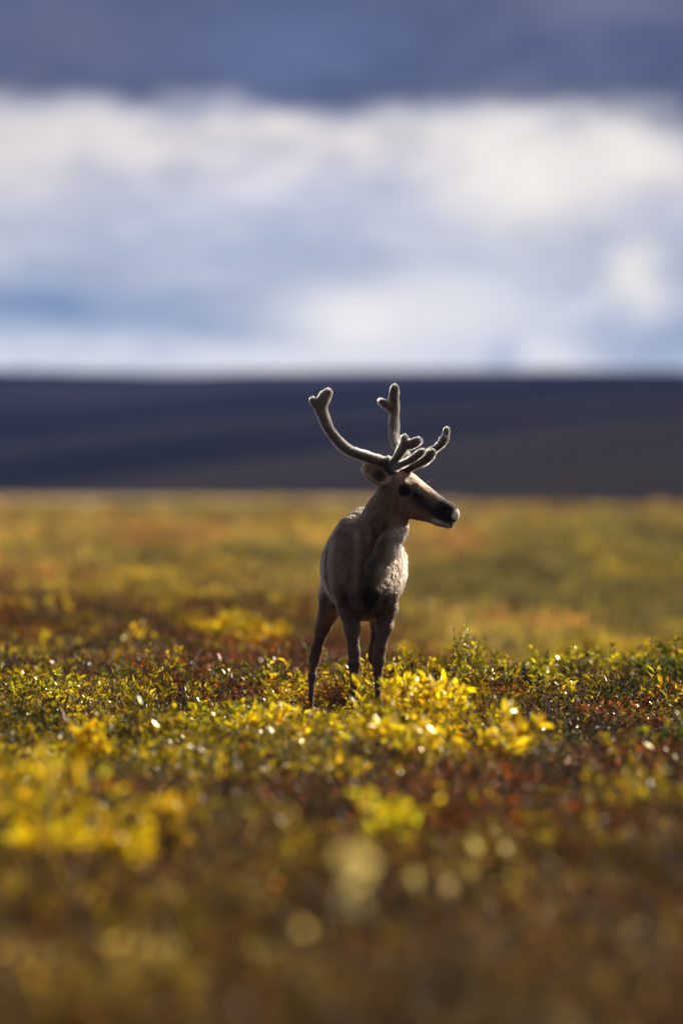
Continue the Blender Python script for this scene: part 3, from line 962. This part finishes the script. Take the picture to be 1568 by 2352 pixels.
def build_body_field():
    f = Field((-.38, -.62, -.03), (.56, 1.12, 1.42), .0065)
    # trunk
    f.ell(C(838, 1292, .12), (.165, .36, .255), k=.06)
    f.ell(C(836, 1308, .42), (.208, .40, .235), k=.08)
    f.ell(C(818, 1290, .72), (.152, .28, .205), k=.07)
    f.cone(C(842, 1206, .05), C(824, 1226, .72), .070, .066, k=.07)       # back line
    f.ell(C(800, 1290, -.02), (.085, .15, .21), k=.06)                    # right shoulder
    f.ell(C(880, 1308, -.02), (.080, .15, .195), k=.06)                   # left shoulder
    f.ell(C(846, 1335, -.15), (.085, .11, .115), k=.06)                   # brisket
    f.ell(C(840, 1385, .10), (.085, .28, .085), k=.06)                    # breastbone
    # neck
    f.chain([C(838, 1290, -.02), C(858, 1235, -.12), C(882, 1178, -.21), C(902, 1130, -.26)], [.140, .106, .082, .073], k=.055)
    f.chain([C(853, 1335, -.24), C(868, 1300, -.29), C(888, 1255, -.31), C(917, 1205, -.30)], [.034, .046, .046, .044], k=.035)   # throat mane
    # fore legs
    f.chain([C(800, 1340, -.04), C(803, 1400, -.03), C(809, 1445, -.04), C(813, 1497, -.05), C(814, 1524, -.055), C(813, 1548, -.05), C(813, 1640, -.035), C(811, 1662, -.06)],
            [.084, .051, .036, .0265, .027, .018, .0145, .022], k=.025)
    f.chain([C(880, 1340, -.03), C(886, 1396, -.01), C(883, 1440, -.02), C(872, 1490, -.04), C(869, 1516, -.045), C(867, 1540, -.04), C(868, 1640, -.02), C(868, 1662, -.045)],
            [.080, .050, .037, .027, .027, .018, .0145, .022], k=.025)
    # hind legs: thigh, stifle forward, hock back, cannon
    f.chain([C(790, 1300, .74), C(767, 1375, .64), C(741, 1445, .74), C(727, 1495, .90), C(722, 1520, .91), C(716, 1560, .87), C(711, 1645, .84), C(709, 1664, .80)],
            [.110, .068, .034, .0245, .024, .0155, .0135, .022], k=.028)
    f.chain([C(856, 1310, .74), C(872, 1378, .62), C(870, 1435, .70), C(860, 1494, .86), C(859, 1516, .87), C(868, 1555, .83), C(876, 1645, .80), C(876, 1664, .76)],
            [.108, .068, .036, .0245, .024, .0155, .0135, .022], k=.028)
    # hooves
    for a, b in (((811, 1670, -.07), (808, 1678, -.13)), ((868, 1670, -.055), (866, 1678, -.115)), ((709, 1670, .79), (707, 1678, .73)), ((876, 1670, .75), (876, 1678, .69))):
        for dx in (-7, 7):
            f.cone(C(a[0] + dx, a[1], a[2]), C(b[0] + dx * 1.3, b[1], b[2]), .026, .017, k=.012)
        f.cone(C(a[0], a[1] - 16, a[2] + .06), C(a[0], a[1] - 6, a[2] + .085), .013, .010, k=.01)
    f.cone(C(795, 1240, .98), C(793, 1275, 1.03), .030, .020, k=.03)       # tail
    # head
    f.ell(H(917, 1119), (.105, .076, .083), HAX, k=.04)
    f.cone(H(934, 1121), H(1019, 1171), .072, .046, k=.03)
    f.cone(H(921, 1155), H(997, 1184), .065, .040, k=.035)
    f.ell(H(1028, 1175), (.050, .046, .044), HAX, k=.025)
    f.ell(H(1036, 1182), (.032, .038, .034), HAX, k=.02)
    f.cone(H(1004, 1193), H(1028, 1199), .031, .029, k=.018)
    for s in (-1, 1):
        f.ell(H(940, 1112, s * .068), (.042, .022, .024), HAX, k=.02)       # brow
        f.ell(H(944, 1127, s * .088), (.021, .013, .016), HAX, k=.012, sub=True)   # eye socket
        f.cone(H(966, 1142, s * .062), H(992, 1154, s * .052), .010, .006, k=.02, sub=True)   # tear trough
        f.ell(H(1028, 1170, s * .042), (.015, .012, .009), HAX, k=.008, sub=True)     # nostril
        f.cone(H(1018, 1190, s * .040), H(1052, 1193, s * .016), .0040, .0040, k=.008, sub=True)   # mouth
        f.cone(H(905, 1092, s * .036), H(903, 1078, s * .046), .030, .025, k=.02)     # pedicle
    # ears
    for s in (-1, 1):
        if s < 0:
            base, tip = H(905, 1109, -.062), C(838, 1072, -.36)
        else:
            base, tip = H(898, 1106, .066), C(897, 1078, -.02)
        d = tip - base; L = np.linalg.norm(d); d /= L
        face = np.array([.25, -.95, .1]) if s < 0 else np.array([.7, .6, .1])
        face = face - d * (face @ d); face /= np.linalg.norm(face)
        w = np.cross(d, face)
        f.ell(base + d * L * .56, (L * .53, .045, .027), [d, w, face], k=.012)
        f.cone(base - d * .01, base + d * L * .25, .022, .024, k=.02)
        f.ell(base + d * L * .60 + face * .016, (L * .43, .032, .022), [d, w, face], k=.008, sub=True)
    return f


def coat_colour(V, N):
    """pelage: hair colour, with some sunlit and shadowed tones painted in"""
    x, y, z = V.T
    px = x * 460 + 830; py = 1680 - z * 460
    def mixc(c, tgt, w):
        return c * (1 - w[:, None]) + np.array(tgt) * w[:, None]
    nz = vnoise(x * 3 + y, z * 2 + y * 2, .05, 41); nz2 = vnoise(x * 2 + y * 3, z, .16, 42)
    c = np.tile(np.array([[.125, .098, .082]]), (len(V), 1))
    torso = (y > -.05) & (z > .5)
    # pale flank, painted paler on its sunlit side; darker back and shoulder
    c = mixc(c, (.055, .043, .038), sstep(z, .93, 1.05) * sstep(y, -.15, .1) * .85)
    flank = np.exp(-((z - .74) / .13) ** 2) * sstep(y, .13, .30) * (1 - sstep(y, .75, 1.0))
    c = mixc(c, (.62, .55, .47), flank * (.45 + .5 * sstep(x, -.05, .1)))
    c = mixc(c, (.060, .046, .040), np.exp(-((z - .62) / .05) ** 2) * sstep(y, .15, .3) * .8)   # dark lower flank stripe
    c = mixc(c, (.30, .22, .15), sstep(-N[:, 2], .5, .8) * sstep(y, .08, .2) * sstep(z, .5, .54))  # pale belly
    # shoulders: brown with paler streaks
    sh = np.exp(-((y + .02) / .2) ** 2) * sstep(z, .6, .7)
    c = mixc(c, (.075, .058, .050), sh * .5 * sstep(nz2, .3, .7))
    # neck: greyish brown side, cream mane below, painted brighter along its sunlit edge
    neck = sstep(z, .78, .86) * sstep(-y, .04, .12)
    c = mixc(c, (.155, .122, .102), neck * .7)
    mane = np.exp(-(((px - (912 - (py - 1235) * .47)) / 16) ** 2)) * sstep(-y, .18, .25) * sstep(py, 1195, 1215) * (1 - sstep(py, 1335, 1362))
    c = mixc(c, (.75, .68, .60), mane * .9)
    c = mixc(c, (.40, .32, .26), sstep(N[:, 0], .3, .8) * sstep(z, .68, .74) * (1 - sstep(z, .95, 1.0)) * sstep(-y, -.05, .05) * .55)  # sun-facing side of the chest painted paler
    # nearly black brisket
    c = mixc(c, (.018, .014, .012), (1.3 * np.exp(-(((px - 847) / 24) ** 2 + ((py - 1366 - 22 * (nz2 - .5)) / 30) ** 2)) * sstep(-y, -.12, 0)).clip(0, 1))
    # legs
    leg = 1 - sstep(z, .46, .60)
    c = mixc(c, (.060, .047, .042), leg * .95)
    c = mixc(c, (.26, .17, .11), leg * sstep(N[:, 0], .35, .8) * .7)  # sunlight on the legs' right side painted as lighter brown
    c = mixc(c, (.035, .028, .024), 1 - sstep(z, .02, .045))
    # rump and tail white below
    c = mixc(c, (.6, .56, .5), np.exp(-((y - 1.05) / .07) ** 2) * sstep(z, .75, .85))
    # head
    rel = V - H(905, 1120)
    hf = rel @ HF; hl = rel @ HL; hu = rel @ HU
    head = sstep(z, 1.0, 1.05) * sstep(-y, .17, .22)
    hd = head * sstep(hf, -.06, .0); hd0 = head
    c = mixc(c, (.135, .105, .086), hd * .8)
    c = mixc(c, (.36, .25, .165), hd * np.exp(-((hl) / .06) ** 2) * sstep(hu, .02, .05) * (1 - sstep(hf, .17, .27)))     # tan forehead
    c = mixc(c, (.16, .105, .075), hd * sstep(-hu, .035, .06) * sstep(hf, .03, .08))      # rufous jaw
    face = np.exp(-(((hu - .030 + .04 * sstep(hf, .1, .25)) / .034) ** 2)) * sstep(hf, .055, .10) * sstep(np.abs(hl), .018, .035)
    c = mixc(c, (.020, .016, .015), hd * face)                                       # dark face band
    c = mixc(c, (.055, .042, .036), hd * sstep(hf, .15, .2) * np.exp(-(hl / .05) ** 2) * sstep(hu, -.02, .01) * .7)
    mz = sstep(hf, .262, .285)
    c = mixc(c, (.016, .013, .012), hd * mz * .95)                                        # black round the nostrils
    c = mixc(c, (.75, .74, .73), hd * sstep(hf + .12 * (hu + .02), .366, .376))                              # white nose tip
    c = mixc(c, (.34, .31, .29), hd * sstep(hf, .25, .29) * sstep(-hu, .042, .056))      # pale chin
    for s in (-1, 1):
        e = V - H(944, 1127, s * .085)
        de = np.linalg.norm(e * np.array([1, .8, 1]), axis=1)
        c = mixc(c, (.20, .165, .14), np.exp(-((de - .044) / .010) ** 2) * .32)
        c = mixc(c, (.022, .018, .017), 1 - sstep(de, .022, .038))
        n_ = V - H(1028, 1170, s * .042)
        c = mixc(c, (.010, .009, .009), (1 - sstep(np.linalg.norm(n_, axis=1), .012, .020)) * hd)
        m_ = np.abs((V - H(1035, 1191.5)) @ HU)
        c = mixc(c, (.015, .012, .012), hd * (1 - sstep(m_, .004, .008)) * sstep(hf, .25, .27) * .8)
    ear_shade = V - H(893, 1103, -.060)
    c = mixc(c, (.020, .016, .015), np.exp(-((np.linalg.norm(ear_shade, axis=1) / .032) ** 2)) * hd0)  # shadow between ear and antler base painted dark
    # inside of the near ear
    base, tip = H(905, 1109, -.062), C(838, 1072, -.36)
    ec = base + (tip - base) * .6
    de = np.linalg.norm((V - ec) * np.array([1, 1, 1.3]), axis=1)
    ear = (1 - sstep(de, .05, .075)) * sstep(-N[:, 1], .3, .7)
    earw = 1 - sstep(de, .085, .10)
    c = mixc(c, (.36, .31, .27), earw * .85)
    c = mixc(c, (.085, .068, .060), ear * (1 - sstep(np.linalg.norm(V - (base + (tip - base) * .42), axis=1), .02, .05)))
    c *= (.78 + .44 * nz)[:, None]
    dk = hd0 * (1 - sstep(hf + .12 * (hu + .02), .355, .372))
    dk = dk * (1 - earw)
    c *= 1 - dk[:, None] * np.array([[.10, .06, .0]])
    st = vnoise((x + y * .6) * 1.0, z * .10 + y * .1, .016, 43) * .6 + vnoise(x - y * .5, z * .12, .035, 44) * .4
    tr_ = sstep(z, .56, .66) * (1 - sstep(z, 1.0, 1.06))
    c = c * (1 + tr_ * (st - .5) * 2.1)[:, None]
    return (c * np.array([1.36, 1.07, .85])).clip(.004, .85)


def coat_flow(V):
    x, y, z = V.T
    f = np.tile(np.array([[0.0, .75, -.55]]), (len(V), 1))
    legs = 1 - sstep(z, .50, .64)
    f = f * (1 - legs[:, None]) + np.array([[0, .1, -1.0]]) * legs[:, None]
    neck = sstep(z, .72, .9) * sstep(-y, -.02, .12)
    f = f * (1 - neck[:, None]) + np.array([[-.1, .25, -1.0]]) * neck[:, None]
    rel = V - H(905, 1120); hf = rel @ HF
    head = sstep(z, 1.0, 1.05) * sstep(-y, .17, .22) * sstep(hf, -.05, .02)
    f = f * (1 - head[:, None]) - HF * head[:, None]
    return f


def mat_coat(name, rough=0.75):
    m, t, out = new_mat(name)
    a = t.n('ShaderNodeAttribute', attribute_name='coat').outputs['Color']
    tc = t.n('ShaderNodeTexCoord').outputs['Object']
    n = t.noise(tc, 130.0, 3.0, 0.6)
    c = t.mix(1.0, a, t.ramp(n, [(.3, (.72, .72, .72)), (.7, (1.2, 1.2, 1.2))]), 'MULTIPLY')
    bs = t.n('ShaderNodeBsdfPrincipled')
    t.put(bs.inputs['Base Color'], c)
    bs.inputs['Roughness'].default_value = rough
    bs.inputs['Specular IOR Level'].default_value = 0.15
    bs.inputs['Sheen Weight'].default_value = 0.12
    bs.inputs['Sheen Roughness'].default_value = 0.4
    bp = t.n('ShaderNodeBump'); bp.inputs['Strength'].default_value = 0.35; bp.inputs['Distance'].default_value = 0.004
    t.put(bp.inputs['Height'], n); t.put(bs.inputs['Normal'], bp.outputs[0])
    t.put(out.inputs['Surface'], bs.outputs[0])
    return m


def mat_hair(name, gain, lift, ior=1.45):
    """hair fibres: light from behind runs through them and glows at the outline"""
    m, t, out = new_mat(name)
    a = t.n('ShaderNodeAttribute', attribute_name='coat').outputs['Color']
    c = t.mix(1.0, a, (gain, gain * .97, gain * .93, 1), 'MULTIPLY')
    c = t.mix(lift, c, (.80, .70, .58, 1))
    hb = t.n('ShaderNodeBsdfHairPrincipled')
    hb.parametrization = 'COLOR'
    t.put(hb.inputs['Color'], c)
    hb.inputs['Roughness'].default_value = 0.35
    hb.inputs['Radial Roughness'].default_value = 0.45
    hb.inputs['Random Roughness'].default_value = 0.1
    hb.inputs['IOR'].default_value = ior
    t.put(out.inputs['Surface'], hb.outputs[0])
    return m


def normals_of(V, Q):
    n = np.cross(V[Q[:, 2]] - V[Q[:, 0]], V[Q[:, 3]] - V[Q[:, 1]])
    area = np.linalg.norm(n, axis=1) * .5
    N = np.zeros_like(V)
    for k in range(4):
        np.add.at(N, Q[:, k], n)
    N /= np.linalg.norm(N, axis=1, keepdims=True) + 1e-12
    return N, area


def hair_mesh(name, V, Q, N, area, colr, flow, count, length, width, lift, seed, mat):
    """short fibres as hair curves; length and lift are per-vertex arrays"""
    r = np.random.default_rng(seed)
    cum = np.cumsum(area); pick = np.searchsorted(cum, r.uniform(0, cum[-1], count))
    q = Q[pick]
    w = r.dirichlet((1, 1, 1, 1), count)
    P = (V[q] * w[..., None]).sum(1); n = (N[q] * w[..., None]).sum(1)
    n /= np.linalg.norm(n, axis=1, keepdims=True) + 1e-9
    c = (colr[q] * w[..., None]).sum(1); ln = (length[q] * w).sum(1) * r.uniform(.55, 1.25, count)
    lf = (lift[q] * w).sum(1)
    fl = (flow[q] * w[..., None]).sum(1)
    fl = fl - n * (fl * n).sum(1, keepdims=True)
    fl /= np.linalg.norm(fl, axis=1, keepdims=True) + 1e-9
    # hair falls in small locks: neighbours lean the same way
    k = np.stack([vnoise(P[:, 0] + P[:, 1], P[:, 2], .02, 81 + i) - .5 for i in range(3)], 1) * .5 * sstep(P[:, 2], .45, .7)[:, None]
    d = n * lf[:, None] + fl + k + r.normal(size=(count, 3)) * .18
    d /= np.linalg.norm(d, axis=1, keepdims=True)
    P0 = P - n * .001
    P1 = P0 + d * (ln * .5)[:, None] + n * (ln * .05)[:, None]
    P2 = P0 + d * ln[:, None] - n * (ln * .04)[:, None]
    pos = np.stack([P0, P1, P2], 1).astype(np.float32)
    hc = bpy.data.hair_curves.new(name)
    hc.add_curves([3] * count)
    at = hc.attributes.get('position') or hc.attributes.new('position', 'FLOAT_VECTOR', 'POINT')
    at.data.foreach_set('vector', pos.ravel())
    ra = hc.attributes.get('radius') or hc.attributes.new('radius', 'FLOAT', 'POINT')
    ra.data.foreach_set('value', np.tile(np.array([.5, .42, .10], dtype=np.float32) * width, count))
    ca = hc.attributes.new('coat', 'FLOAT_COLOR', 'CURVE')
    c = c * r.uniform(.8, 1.25, (count, 1))
    ca.data.foreach_set('color', np.concatenate([c.clip(0, .95), np.ones((count, 1))], 1).astype(np.float32).ravel())
    hc.materials.append(mat)
    return hc


def add_part(name, me, parent):
    o = bpy.data.objects.new(name, me)
    return link(o, parent)


def antler(paths):
    allp = np.concatenate([np.array(p) for p, _ in paths])
    f = Field(allp.min(0) - .06, allp.max(0) + .06, .0045)
    for p, rd in paths:
        # subdivide each path smoothly (Catmull-Rom)
        p = np.array(p); rd = np.array(rd)
        pp = np.concatenate([[2 * p[0] - p[1]], p, [2 * p[-1] - p[-2]]]); rr = np.concatenate([[rd[0]], rd, [rd[-1]]])
        P, Rr = [], []
        for i in range(1, len(p)):
            for t in np.linspace(0, 1, 4, endpoint=False):
                a = .5 * (2 * pp[i] + (pp[i + 1] - pp[i - 1]) * t + (2 * pp[i - 1] - 5 * pp[i] + 4 * pp[i + 1] - pp[i + 2]) * t * t + (3 * pp[i] - pp[i - 1] - 3 * pp[i + 1] + pp[i + 2]) * t ** 3)
                P.append(a); Rr.append(rr[i] + (rr[i + 1] - rr[i]) * t)
        P.append(p[-1]); Rr.append(rd[-1])
        f.chain(P, np.array(Rr) - .0035, k=.012)
    return f.mesh()


def build_caribou():
    base = empty('caribou', (0.10, DIST, float(ground_h(.1, DIST))))
    tag(base, 'brown caribou with velvet antlers standing in golden heath, head turned right', 'caribou')
    m_skin = mat_coat('pelage_skin'); m_hair = mat_hair('pelage_hair', .44, .006, 1.30)
    V, Q = build_body_field().mesh()
    # knead the surface a little so that muscle and hide are not perfectly smooth
    N, area = normals_of(V, Q)
    wob = (vnoise(V[:, 0] * 2 + V[:, 1], V[:, 2] + V[:, 1] * .7, .09, 51) - .5) * .010 + (vnoise(V[:, 0] + V[:, 1] * 2, V[:, 2] * .35, .032, 52) - .5) * .011
    trunk = sstep(V[:, 2], .6, .75) * (1 - sstep(V[:, 2], 1.02, 1.08))
    V = V + N * (wob * trunk * (.25 + .75 * sstep(V[:, 1], .0, .15)))[:, None]
    N, area = normals_of(V, Q)
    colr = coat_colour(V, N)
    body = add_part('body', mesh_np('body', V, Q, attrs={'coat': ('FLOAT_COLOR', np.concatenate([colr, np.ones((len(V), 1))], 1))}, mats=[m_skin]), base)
    z, y = V[:, 2], V[:, 1]
    ln = np.full(len(V), .019)
    ln *= 1 - .68 * (1 - sstep(z, .45, .62))
    headw = sstep(z, 1.0, 1.04) * sstep(-y, .17, .22)
    ln *= 1 - .62 * headw
    rel = V - H(905, 1120)
    ln *= 1 - .5 * headw * sstep(rel @ HF, .18, .25)
    px = V[:, 0] * 460 + 830; py = 1680 - z * 460
    mane = np.exp(-(((px - (905 - (py - 1235) * .47)) / 26) ** 2)) * sstep(-y, .16, .24) * sstep(py, 1195, 1215) * (1 - sstep(py, 1345, 1365))
    ln *= 1 + 1.2 * mane
    eb, et = H(905, 1109, -.062), C(838, 1072, -.36)
    ln *= 1 + .9 * (1 - sstep(np.linalg.norm(V - (eb + (et - eb) * .65), axis=1), .06, .085))
    lift = np.full(len(V), .40) + .1 * headw - .2 * (1 - sstep(z, .5, .65))
    # no hair over the eyes or the nose pad
    keep = np.ones(len(Q))
    cen = V[Q].mean(1)
    keep *= .35 + .65 * sstep(cen[:, 2], .45, .62)
    for s in (-1, 1):
        keep *= np.linalg.norm(cen - H(944, 1127, s * .085), axis=1) > .024
        keep *= np.linalg.norm(cen - H(1028, 1170, s * .042), axis=1) > .018
    hair = hair_mesh('coat', V, Q, N, area * keep, colr, coat_flow(V), 240000, ln, .0016, lift, 5, m_hair)
    co = add_part('coat', hair, body); co['kind'] = 'stuff'
    # eyes
    m_eye = mat_simple('eye_gloss', (.006, .004, .003), rough=.12, spec=.2, nscale=30)
    for s in (-1, 1):
        c = H(944, 1127, s * .0775)
        n, k = 14, 20
        vv, qq = [], []
        for i in range(n + 1):
            a = math.pi * i / n
            for j in range(k):
                b = 2 * math.pi * j / k
                vv.append(c + .0155 * (math.sin(a) * math.cos(b) * HF + math.cos(a) * HL * .8 + math.sin(a) * math.sin(b) * HU))
        for i in range(n):
            for j in range(k):
                qq.append((i * k + j, i * k + (j + 1) % k, (i + 1) * k + (j + 1) % k, (i + 1) * k + j))
        add_part('eye', mesh_np('eye', np.array(vv), np.array(qq), mats=[m_eye]), base)
    # antlers in velvet: near (right) and far (left)
    m_vel = mat_coat('velvet_skin', .85); m_fuzz = mat_hair('velvet_fuzz', .8, .48)
    P = C
    near = [([P(899, 1090, -.31), P(893, 1066, -.33), P(872, 1060, -.34), P(850, 1053, -.35), P(822, 1044, -.36), P(797, 1032, -.37), P(774, 1011, -.38), P(756, 986, -.385), P(744, 960, -.385), P(737, 938, -.38), P(742, 920, -.375), P(753, 903, -.37)],
             [.027, .026, .0235, .0225, .0220, .0220, .0220, .0222, .0228, .0260, .0255, .0235]),
            ([P(737, 938, -.38), P(725, 928, -.385), P(718, 920, -.388)], [.024, .017, .0148]),
            ([P(896, 1078, -.32), P(909, 1054, -.38), P(923, 1032, -.43), P(930, 1018, -.45)], [.022, .0195, .021, .020]),
            ([P(930, 1020, -.45), P(928, 1004, -.45)], [.019, .0145]),
            ([P(929, 1022, -.45), P(945, 1020, -.46), P(959, 1012, -.47)], [.021, .0205, .0185]),
            ([P(899, 1076, -.33), P(917, 1068, -.40), P(938, 1058, -.46), P(956, 1047, -.50), P(968, 1037, -.52)], [.018, .0165, .0165, .0165, .0150]),
            ([P(895, 1063, -.335), P(890, 1056, -.335)], [.018, .014])]
    far = [([P(922, 1090, -.24), P(930, 1066, -.20), P(931, 1050, -.16), P(922, 1034, -.10), P(912, 1020, -.04), P(906, 1004, 0), P(904, 986, .03), P(905, 965, .05), P(906, 944, .06), P(904, 925, .06), P(905, 905, .05), P(907, 889, .04)],
            [.028, .026, .024, .024, .0245, .0240, .0225, .0205, .0205, .0225, .0205, .0180]),
           ([P(904, 942, .06), P(891, 932, .04), P(875, 922, .03)], [.019, .0165, .0155]),
           ([P(917, 1086, -.27), P(938, 1075, -.32), P(958, 1064, -.36), P(977, 1052, -.40), P(991, 1039, -.42)], [.022, .020, .021, .0250, .0195]),
           ([P(929, 1070, -.20), P(950, 1057, -.22), P(980, 1042, -.25), P(1005, 1026, -.27), P(1020, 1010, -.28), P(1022, 998, -.28), P(1025, 986, -.28)],
            [.018, .0165, .0160, .0160, .0160, .0135, .0130]),
           ([P(1015, 1014, -.275), P(1018, 1006, -.30)], [.015, .0125])]
    for pth, sd in ((near, 61), (far, 62)):
        V, Q = antler(pth)
        N, area = normals_of(V, Q)
        low = 1 - sstep(V[:, 2], 1.30, 1.42)
        cl = np.array([[.105, .074, .054]]) * (1 - low[:, None]) + np.array([[.050, .037, .030]]) * low[:, None]
        cl = cl * (.8 + .4 * vnoise(V[:, 0] * 2, V[:, 2] + V[:, 1], .03, 71))[:, None]
        ao = add_part('antler', mesh_np('antler', V, Q, attrs={'coat': ('FLOAT_COLOR', np.concatenate([cl, np.ones((len(V), 1))], 1))}, mats=[m_vel]), base)
        fz = hair_mesh('velvet', V, Q, N, area, cl, N * .0 + np.array([[0, 0, .3]]), 40000, .0100 * (.55 + .9 * vnoise(V[:, 0] + V[:, 1], V[:, 2], .025, 91)), .0010, np.full(len(V), 1.6), sd, m_fuzz)
        vo = add_part('velvet', fz, ao); vo['kind'] = 'stuff'
    # whiskers and brow bristles
    r = np.random.default_rng(9)
    m_wh = mat_simple('whisker', (.6, .56, .5), .5)
    for i in range(9):
        p = H(1024 + r.uniform(-10, 16), 1200 + r.uniform(-4, 6), r.uniform(-.03, .02))
        d = HF * r.uniform(.1, .8) + np.array([0, -.1, -1.0]) + r.normal(size=3) * .25
        d /= np.linalg.norm(d)
        v, q = tube_geo([p, p + d * .018, p + d * .034 + HF * .004], [.0006, .0005, .0002], 3)
        add_part('whisker', mesh_np('whisker', v, q, mats=[m_wh]), base)
    for k in range(2):
        p = H(962, 1107, .075)
        v, q = tube_geo([p, p + np.array([.02, -.01, .004 + .01 * k]), p + np.array([.042, -.02, .006 + .012 * k])], [.0007, .0006, .0003], 3)
        add_part('bristle', mesh_np('bristle', v, q, mats=[m_wh]), base)


build_caribou()
